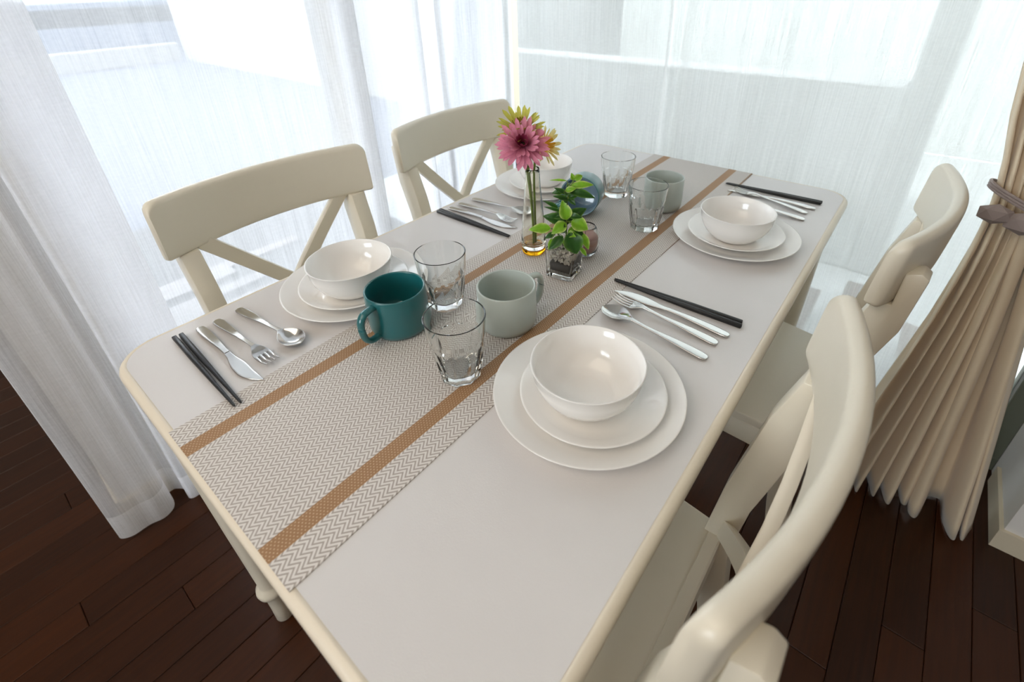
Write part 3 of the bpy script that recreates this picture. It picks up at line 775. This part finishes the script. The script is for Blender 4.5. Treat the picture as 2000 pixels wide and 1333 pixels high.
def fork():
    t = thing('fork', 'x', 'fork')
    bm = bmesh.new(); strip(bm, HW, HZ, -.092, .034, 40, 8, .0022); from_bm('handle', bm, M['steel'], t, smooth=True)
    bm = bmesh.new(); strip(bm, [(.0335, .0038), (.042, .0075), (.050, .0112), (.058, .0122)], [(.0335, .0100), (.042, .0090), (.050, .0066), (.058, .0052)], .0335, .058, 16, 12, .0018,
                            [(.0335, 0), (.045, .0014), (.058, .0016)]); from_bm('fork_head', bm, M['steel'], t, smooth=True)
    for k in range(4):
        x0 = (-1.5 + k) * .0066; bm = bmesh.new()
        strip(bm, [(.0575, .0022), (.075, .0018), (.090, .0010), (.0915, .0003)], [(.0575, .0050), (.070, .0046), (.082, .0066), (.0915, .0100)], .0575, .0915, 14, 4, .0018, None, [(.0575, x0), (.0915, x0 * .93)])
        from_bm('tine', bm, M['steel'], t, smooth=True)
    return t
def knife():
    t = thing('knife', 'x', 'knife')
    kz = [(-.100, .0016), (-.05, .0040), (.0, .0040), (.03, .0022), (.10, .0016)]
    bm = bmesh.new(); strip(bm, [(-.100, .0004), (-.0992, .0038), (-.096, .0062), (-.08, .0076), (-.045, .0064), (-.012, .0044), (.004, .0042)], kz, -.100, .004, 34, 8, .0030); from_bm('handle', bm, M['steel'], t, smooth=True)
    bm = bmesh.new(); strip(bm, [(.003, .0042), (.018, .0054), (.040, .0092), (.062, .0096), (.082, .0070), (.097, .0026), (.1020, .0003)], kz, .003, .102, 30, 8, .0014, None,
                            [(.003, 0), (.04, .0012), (.07, .0012), (.09, -.0030), (.102, -.0072)]); from_bm('blade', bm, M['steel'], t, smooth=True); return t
def chopstick_me():
    bm = bmesh.new(); rings = []; L_ = .225
    for s, r in ((0, .0026), (.001, .0034), (.08, .0036), (.16, .0028), (.221, .0017), (L_, .0010)):
        q = []
        for k in range(12):
            a = 2 * PI * k / 12 + PI / 12; c = max(abs(math.cos(a)), abs(math.sin(a))); f = (1 / c) ** (0.75 if s < .15 else .35)
            q.append(bm.verts.new((r * f * math.cos(a), s - L_ / 2, r * f * math.sin(a))))
        rings.append(q)
    for a, b in zip(rings, rings[1:]):
        for k in range(12): bm.faces.new((a[k], a[(k + 1) % 12], b[(k + 1) % 12], b[k]))
    bm.faces.new(rings[0][::-1]); bm.faces.new(rings[-1])
    return bm
sp0, fk0, kn0 = spoon(), fork(), knife()
ch0 = from_bm('chopstick', chopstick_me(), M['black'], smooth=True, auto=None)
used = set()
def place(proto, key, tip, end, lab, grp, zb, drop=0.0, lens=None):
    """tip/end: points on the table (x, y) of the working end and of the handle end"""
    o = proto if key not in used else (copy_tree(proto) if proto.type == 'EMPTY' else link(proto.name.split('.')[0], proto.data))
    used.add(key)
    d = Vector((tip[0] - end[0], tip[1] - end[1])); c = Vector(((tip[0] + end[0]) / 2, (tip[1] + end[1]) / 2))
    o.location = (c.x, c.y, zb); o.rotation_euler = (drop, 0, math.atan2(d.y, d.x) - PI / 2)
    o['label'] = lab; o['group'] = grp
    if o.type != 'EMPTY': o['category'] = 'chopstick'
    return o
W2 = {'fr': 'beside the front right plates', 'fl': 'at the front left corner of the table', 'br': 'behind the far right bowl', 'bl': 'left of the flower vase'}
C_SP = {'fr': ((.548, .240), (.537, .058)), 'fl': ((.192, .553), (.176, .735)), 'br': ((1.118, .238), (1.109, .058)), 'bl': ((.763, .560), (.755, .742))}
C_FK = {'fr': ((.589, .240), (.578, .058)), 'fl': ((.146, .548), (.139, .732)), 'br': ((1.190, .240), (1.147, .058)), 'bl': ((.713, .565), (.715, .748))}
C_KN = {'fr': ((.615, .249), (.606, .050)), 'fl': ((.1140, .533), (.1140, .735)), 'br': ((1.186, .249), (1.184, .050)), 'bl': ((.691, .550), (.684, .750))}
C_CH = {'fr': (((.6405, .270), (.6500, .043)), ((.6365, .268), (.6400, .041))), 'fl': (((.0730, .511), (.0790, .736)), ((.0810, .510), (.0885, .735))),
        'br': (((1.2225, .271), (1.2300, .043)), ((1.2175, .272), (1.2215, .044))), 'bl': (((.6500, .530), (.6500, .758)), ((.6550, .531), (.6590, .759)))}
ZR = T + .0022
for k in ('fr', 'fl', 'br', 'bl'):
    zz = T + .0006
    place(sp0, 'sp', *C_SP[k], 'stainless steel spoon ' + W2[k], 'spoons', zz)
    place(fk0, 'fk', *C_FK[k], 'stainless steel fork ' + W2[k], 'forks', zz)
    place(kn0, 'kn', *C_KN[k], 'stainless steel knife ' + W2[k], 'knives', zz + (.0 if k in ('fl', 'bl') else .0008), 0.0)
    for j, (a, b) in enumerate(C_CH[k]):
        near = (j == 1)
        place(ch0, 'ch', a, b, 'black chopstick %s the knife, %s' % ('next to' if near else 'one away from', W2[k]), 'black chopsticks', T + .0046, 0.0035 if k != 'xx' else 0)

# ------------------------------------------------------------------ vase and flowers
def vase():
    t = thing('bud_vase', 'tall slim clear glass vase with amber base holding three gerberas', 'vase', (.637, .454, TR))
    bm = bmesh.new()
    lathe(bm, [(0, .012), (.018, .012), (.0222, .0125), (.0243, .016), (.0246, .024), (.0235, .045), (.0208, .080), (.0175, .115), (.0150, .145), (.0135, .170), (.0133, .1765), (.0127, .1775), (.0120, .1768),
               (.0120, .170), (.0134, .145), (.0158, .115), (.0190, .080), (.0216, .045), (.0224, .028), (.0200, .0205), (.0120, .0175), (0, .0170)], 56)
    from_bm('vase_body', bm, M['vase_glass'], t, smooth=True)
    bm = bmesh.new(); lathe(bm, [(0, 0), (.0185, 0), (.0220, .0015), (.0238, .006), (.0240, .0105), (.0228, .0116), (0, .0116)], 56)
    o = from_bm('vase_base', bm, M['amber'], t, smooth=True); o['label'] = 'amber glass base'
vase()
def petal_me(L_, W_, cin, cout, curl=.15, fold=.12):
    bm = bmesh.new(); col = bm.loops.layers.float_color.new('tint'); ns, nw = 7, 4; A = []
    for i in range(ns + 1):
        u = i / ns; w_ = W_ * (0.30 + 0.70 * math.sin(PI * min(1, u * .62 + .12))) * (math.sqrt(max(0, 1 - max(0, (u - .80) / .20) ** 2)) * .9 + .1)
        A.append([bm.verts.new((L_ * u, w_ * (2 * j / nw - 1) / 2, L_ * (curl * u * u) + fold * w_ * (abs(2 * j / nw - 1) ** 2))) for j in range(nw + 1)])
    for i in range(ns):
        for j in range(nw):
            f = bm.faces.new((A[i][j], A[i + 1][j], A[i + 1][j + 1], A[i][j + 1])); f.smooth = True
            for l in f.loops:
                u = l.vert.co.x / L_; l[col] = tuple(cin[c] + (cout[c] - cin[c]) * min(1, u * 1.3) for c in range(3)) + (1,)
    me = bpy.data.meshes.new('petal'); bm.to_mesh(me); bm.free(); me.materials.append(M['petal']); return me
def gerbera(label, c, nrm, R, cin, cout, stem_to, layers, dark, group='gerberas in the bud vase', seed=1):
    r = random.Random(seed)
    t = thing('gerbera', label, 'flower', stem_to, 0, group)
    base = Vector(stem_to); c = Vector(c) - base; nrm = Vector(nrm).normalized()
    tx = nrm.cross(Vector((0, 0, 1))).normalized(); ty = nrm.cross(tx)
    B = Matrix((tx, ty, nrm)).transposed().to_4x4()
    pmes = [petal_me(R, R * .19, cin, cout, .10), petal_me(R * .8, R * .18, cin, cout, .20), petal_me(R * .5, R * .13, cin, cin, .35)]
    for (n, ti, k, z) in layers:
        for i in range(n):
            a = 2 * PI * i / n + r.uniform(-.10, .10) + ti
            tilt = ti + r.uniform(-.12, .12)
            me = pmes[k]
            o = bpy.data.objects.new('petal', me); COL.objects.link(o); o.parent = t
            loc = c + B.to_3x3() @ Vector((R * .10 * math.cos(a), R * .10 * math.sin(a), z * R))
            Mx = Matrix.Translation(loc) @ B @ Matrix.Rotation(a, 4, 'Z') @ Matrix.Rotation(-tilt, 4, 'Y') @ Matrix.Scale(r.uniform(.88, 1.08), 4)
            o.matrix_local = Mx
    bm = bmesh.new()
    for k in range(46):
        rr = R * .17 * math.sqrt((k + .5) / 46); a = k * 2.399
        p = c + B.to_3x3() @ Vector((rr * math.cos(a), rr * math.sin(a), R * (.10 - .10 * (rr / (R * .17)) ** 2)))
        bmesh.ops.create_icosphere(bm, subdivisions=1, radius=R * .032, matrix=Matrix.Translation(p))
    o = from_bm('flower_centre', bm, dark, t, smooth=True)
    bm = bmesh.new(); pts = []
    p0 = Vector((0, 0, 0)); p3 = c - nrm * R * .08; p1 = Vector((0, 0, .13)); p2 = p3 - nrm * .03 - Vector((0, 0, .012))
    for k in range(17):
        u = k / 16; pts.append(p0 * (1 - u) ** 3 + p1 * 3 * u * (1 - u) ** 2 + p2 * 3 * u * u * (1 - u) + p3 * u ** 3)
    tube(bm, pts, 0.0022, 8); from_bm('stem', bm, M['stem'], t, smooth=True)
VZ = TR + .0195
gerbera('pink gerbera facing the camera in the bud vase', (.6096,.4528,.9754), (-.56, -.46, .58), .0440, srgb(148, 52, 84)[:3], srgb(238, 158, 184)[:3], (.6340, .4515, VZ),
        [(22, -.12, 0, 0), (22, .12, 0, .03), (18, .50, 1, .06), (14, .95, 2, .09)], simple('dark_flower_eye', srgb(48, 22, 24), .8), seed=4)
gerbera('olive green gerbera at the top left of the bud vase', (.6345,.4761,.9924), (-.40, -.10, .85), .0430, srgb(150, 130, 36)[:3], srgb(206, 202, 92)[:3], (.6400, .4560, VZ),
        [(15, .20, 0, 0), (14, .60, 0, .04), (10, 1.0, 2, .06)], simple('olive_flower_eye', srgb(120, 80, 40), .8), seed=9)
gerbera('yellow gerbera at the right of the bud vase', (.6545,.4404,.9652), (.10, -.85, .35), .0370, srgb(232, 184, 66)[:3], srgb(246, 234, 166)[:3], (.6405, .4510, VZ),
        [(14, .15, 0, 0), (13, .50, 1, .04), (10, .9, 2, .06)], simple('yellow_flower_eye', srgb(214, 150, 40), .8), seed=6)

# ------------------------------------------------------------------ potted plant
def plant():
    t = thing('potted_plant', 'small variegated leafy plant with white pebbles in a square glass pot', 'plant', (.6065, .3575, TR), math.atan2(-.053, .008) + PI / 2)
    inv = t.rotation_euler.to_matrix().inverted(); base = Vector((.6065, .3575, TR))
    loc = lambda p: inv @ (Vector(p) - base)
    # thick square glass pot
    bm = bmesh.new(); h = .057
    def sq(hw, z, r=.006): return [(x, y, z) for x, y in rrect(-hw, hw, -hw, hw, r, 4)]
    rings = [sq(.0245, 0), sq(.0262, .002), sq(.0265, .006), sq(.0275, h), sq(.0268, h + .0008), sq(.0255, h, .005), sq(.0235, .012, .004), sq(.0225, .0095, .004)]
    rv = [[bm.verts.new(p) for p in r] for r in rings]
    for a, b in zip(rv, rv[1:]):
        for i in range(len(a)): bm.faces.new((a[i], a[(i + 1) % len(a)], b[(i + 1) % len(a)], b[i]))
    bm.faces.new(rv[0][::-1]); bm.faces.new(rv[-1]); from_bm('glass_pot', bm, M['glass'], t, auto=.6)
    bm = bmesh.new(); box(bm, -.0200, .0150, -.0200, .0200, .0122, .0300, .002, 2); o = from_bm('inner_pot', bm, M['soil'], t); o['label'] = 'dark inner pot'
    bm = bmesh.new(); r = random.Random(5)
    for k in range(420):
        x, y = r.uniform(-.0212, .0212), r.uniform(-.0212, .0212); z = .0325 + r.random() * .024 * (1.1 - (abs(x) + abs(y)) * 6)
        if x > .017: z = r.uniform(.0150, .050)
        s = r.uniform(.0019, .0032)
        bmesh.ops.create_icosphere(bm, subdivisions=1, radius=s, matrix=Matrix.Translation((x, y, z)) @ Matrix.Rotation(r.uniform(0, 6), 4, 'X') @ Matrix.Diagonal((1, 1.3, .8, 1)))
    o = from_bm('pebbles', bm, M['pebble'], t); o['kind'] = 'stuff'
    nodes = [(0.6072, 0.3566, 0.790), (0.6084, 0.3555, 0.830), (0.6084, 0.3551, 0.8546), (0.6086, 0.3550, 0.885), (0.6084, 0.3552, 0.9074), (0.6100, 0.3535, 0.9200)]
    bm = bmesh.new(); tube(bm, [loc(p) for p in nodes], .0013, 8); from_bm('stem', bm, M['dark_stem'], t, smooth=True)
    bm = bmesh.new(); tube(bm, [loc(p) for p in ((0.6060, .3570, .795), (.5985, .3620, .825), (.5894, .3658, .8409), (.5826, .3710, .8462))], .0011, 8); from_bm('stem', bm, M['dark_stem'], t, smooth=True)
    LV = [([0.6051,0.3529,0.8586],[0.6062,0.3642,0.8935],0.02,0),([0.6094,0.346,0.8569],[0.6227,0.3187,0.8425],0.0236,0),([0.598,0.349,0.8566],[0.5735,0.3631,0.8412],0.0182,0),([0.5826,0.371,0.8462],[0.556,0.4005,0.8452],0.0164,0),([0.5949,0.34,0.8414],[0.5958,0.3232,0.8034],0.0309,1),([0.6072,0.3598,0.8528],[0.5863,0.3918,0.8629],0.0182,1),([0.6156,0.359,0.8548],[0.6405,0.3348,0.8731],0.0182,1),([0.5915,0.3506,0.8325],[0.5691,0.3654,0.8107],0.0155,1),([0.6148,0.3283,0.8367],[0.6173,0.3126,0.8066],0.0127,0),([0.6108,0.3269,0.809],[0.6154,0.315,0.793],0.0073,0),([0.5985,0.3673,0.8808],[0.5848,0.3904,0.8933],0.0064,1),([0.6053,0.3653,0.872],[0.5891,0.3915,0.8798],0.0055,1),([0.6061,0.3516,0.9147],[0.6306,0.3121,0.902],0.0136,1),([0.6121,0.3506,0.9214],[0.6369,0.3202,0.9223],0.0118,0),([0.6208,0.3494,0.9291],[0.6346,0.342,0.9349],0.0109,0),([0.6109,0.3584,0.9293],[0.597,0.385,0.9286],0.0036,0),([0.6079,0.3558,0.9065],[0.5939,0.3729,0.9184],0.0073,1),([0.608,0.3525,0.8968],[0.588,0.3707,0.9058],0.0082,1),([0.6063,0.3514,0.9024],[0.6123,0.3346,0.9074],0.01,1),([0.6012,0.3545,0.9147],[0.6098,0.3376,0.9206],0.0091,0),([0.6248,0.3541,0.9268],[0.624,0.3582,0.9392],0.0082,0),([0.5838,0.3695,0.8257],[0.5771,0.3714,0.8029],0.0082,0),([0.6052,0.356,0.8476],[0.5947,0.372,0.8542],0.0109,1),([0.6082,0.3428,0.8503],[0.6161,0.3236,0.8305],0.0118,1),([0.6086,0.3549,0.8902],[0.604,0.3606,0.9029],0.0082,1),([0.5883,0.3482,0.8264],[0.5936,0.3385,0.8169],0.0109,0),([0.5927,0.3681,0.8337],[0.5805,0.383,0.8228],0.0091,1)]
    outd = Vector((-.62, -.50, .60)).normalized()
    LV = [(a, b, w_ * 1.18, dk) for a, b, w_, dk in LV]
    rl = random.Random(21)
    for k in range(20):
        nz = rl.choice([.830, .846, .8546, .866, .900, .912]); hi = nz > .89
        a_ = rl.uniform(0, 2 * PI); ln = rl.uniform(.016, .028) * (.8 if hi else 1.1); c0 = Vector((.6078, .3556, nz)) + Vector((math.cos(a_), math.sin(a_), 0)) * .004
        c1 = c0 + Vector((math.cos(a_) * ln, math.sin(a_) * ln, rl.uniform(-.012, .010)))
        if c0.x + c0.y < .955 and rl.random() < .5: continue
        LV.append((tuple(c0), tuple(c1), ln * rl.uniform(.45, .62), 1 if rl.random() < .7 else 0))
    for (a, b, w_, dk) in LV:
        A = Vector(a); B = Vector(b); ax = (B - A); L_ = ax.length; ax.normalize()
        n = (outd - ax * outd.dot(ax)).normalized(); sd = ax.cross(n)
        bm = bmesh.new(); col = bm.loops.layers.float_color.new('tint'); ns, nw = 12, 8; G = []
        for i in range(ns + 1):
            u = i / ns; ww = w_ * (math.sin(PI * min(1, u ** .80)) ** .85) * (1 - .25 * u) * 1.08 + .0002
            G.append([])
            for j in range(nw + 1):
                v = 2 * j / nw - 1
                p = A + ax * (L_ * u) + sd * (ww / 2 * v) + n * (.22 * ww * abs(v) ** 1.2 + L_ * .10 * math.sin(PI * u) - L_ * .04 + .0004 * math.sin(9 * u + 5 * v))
                G[-1].append((bm.verts.new(loc(p)), v, u))
        g1 = srgb(126, 178, 38) if not dk else srgb(44, 88, 30); g2 = srgb(226, 232, 150) if not dk else srgb(110, 150, 60)  # darker pair paints in the shade on shaded and backlit leaves
        for i in range(ns):
            for j in range(nw):
                q = (G[i][j], G[i + 1][j], G[i + 1][j + 1], G[i][j + 1]); f = bm.faces.new([x[0] for x in q]); f.smooth = True
                for l, (_, v, u) in zip(f.loops, q):
                    e = max(0, (abs(v) - .70) / .30) + max(0, (u - .92) / .08) * .7
                    e = min(1, e * (1 + .6 * math.sin(17 * u + 3 * v)))
                    l[col] = tuple(g1[c] + (g2[c] - g1[c]) * e for c in range(3)) + (1,)
        me = bpy.data.meshes.new('leaf'); bm.to_mesh(me); bm.free(); link('leaf', me, M['leaf'], t)
    # petioles joining the leaves to the stems
    bm = bmesh.new()
    for (a, b, w_, dk) in LV:
        A = Vector(a); best = min([Vector(nn) for nn in nodes + [(.5894, .3658, .8409)]], key=lambda q: (q - A).length)
        if (best - A).length > .0015: tube(bm, [loc(best), loc((best + A) / 2 - Vector((0, 0, .001))), loc(A)], .0006, 5)
    from_bm('petioles', bm, M['stem'], t, smooth=True)
plant()
def candle():
    t = thing('candle_holder', 'round clear glass candle holder with dusty pink candle behind the plant pot', 'candle holder', (.693, .368, TR))
    bm = bmesh.new()
    lathe(bm, [(0, 0), (.016, 0), (.0210, .003), (.0255, .011), (.0280, .024), (.0278, .036), (.0255, .048), (.0215, .0575), (.0195, .0605), (.0188, .0608), (.0183, .0600),
               (.0202, .0565), (.0240, .047), (.0262, .036), (.0264, .024), (.0240, .012), (.0195, .0060), (.014, .0045), (0, .0045)], 56)
    from_bm('glass_holder', bm, M['glass'], t, smooth=True)
    bm = bmesh.new(); lathe(bm, [(0, .0052), (.0140, .0052), (.0190, .0068), (.0232, .0125), (.0256, .024), (.0254, .036), (.0245, .0395), (.010, .0400), (0, .0400)], 48)
    from_bm('candle', bm, M['candle'], t, smooth=True)
    bm = bmesh.new(); tube(bm, [(0, 0, .040), (.0006, 0, .044), (.0002, .0005, .0475)], .0006, 6); from_bm('wick', bm, M['black'], t)
candle()
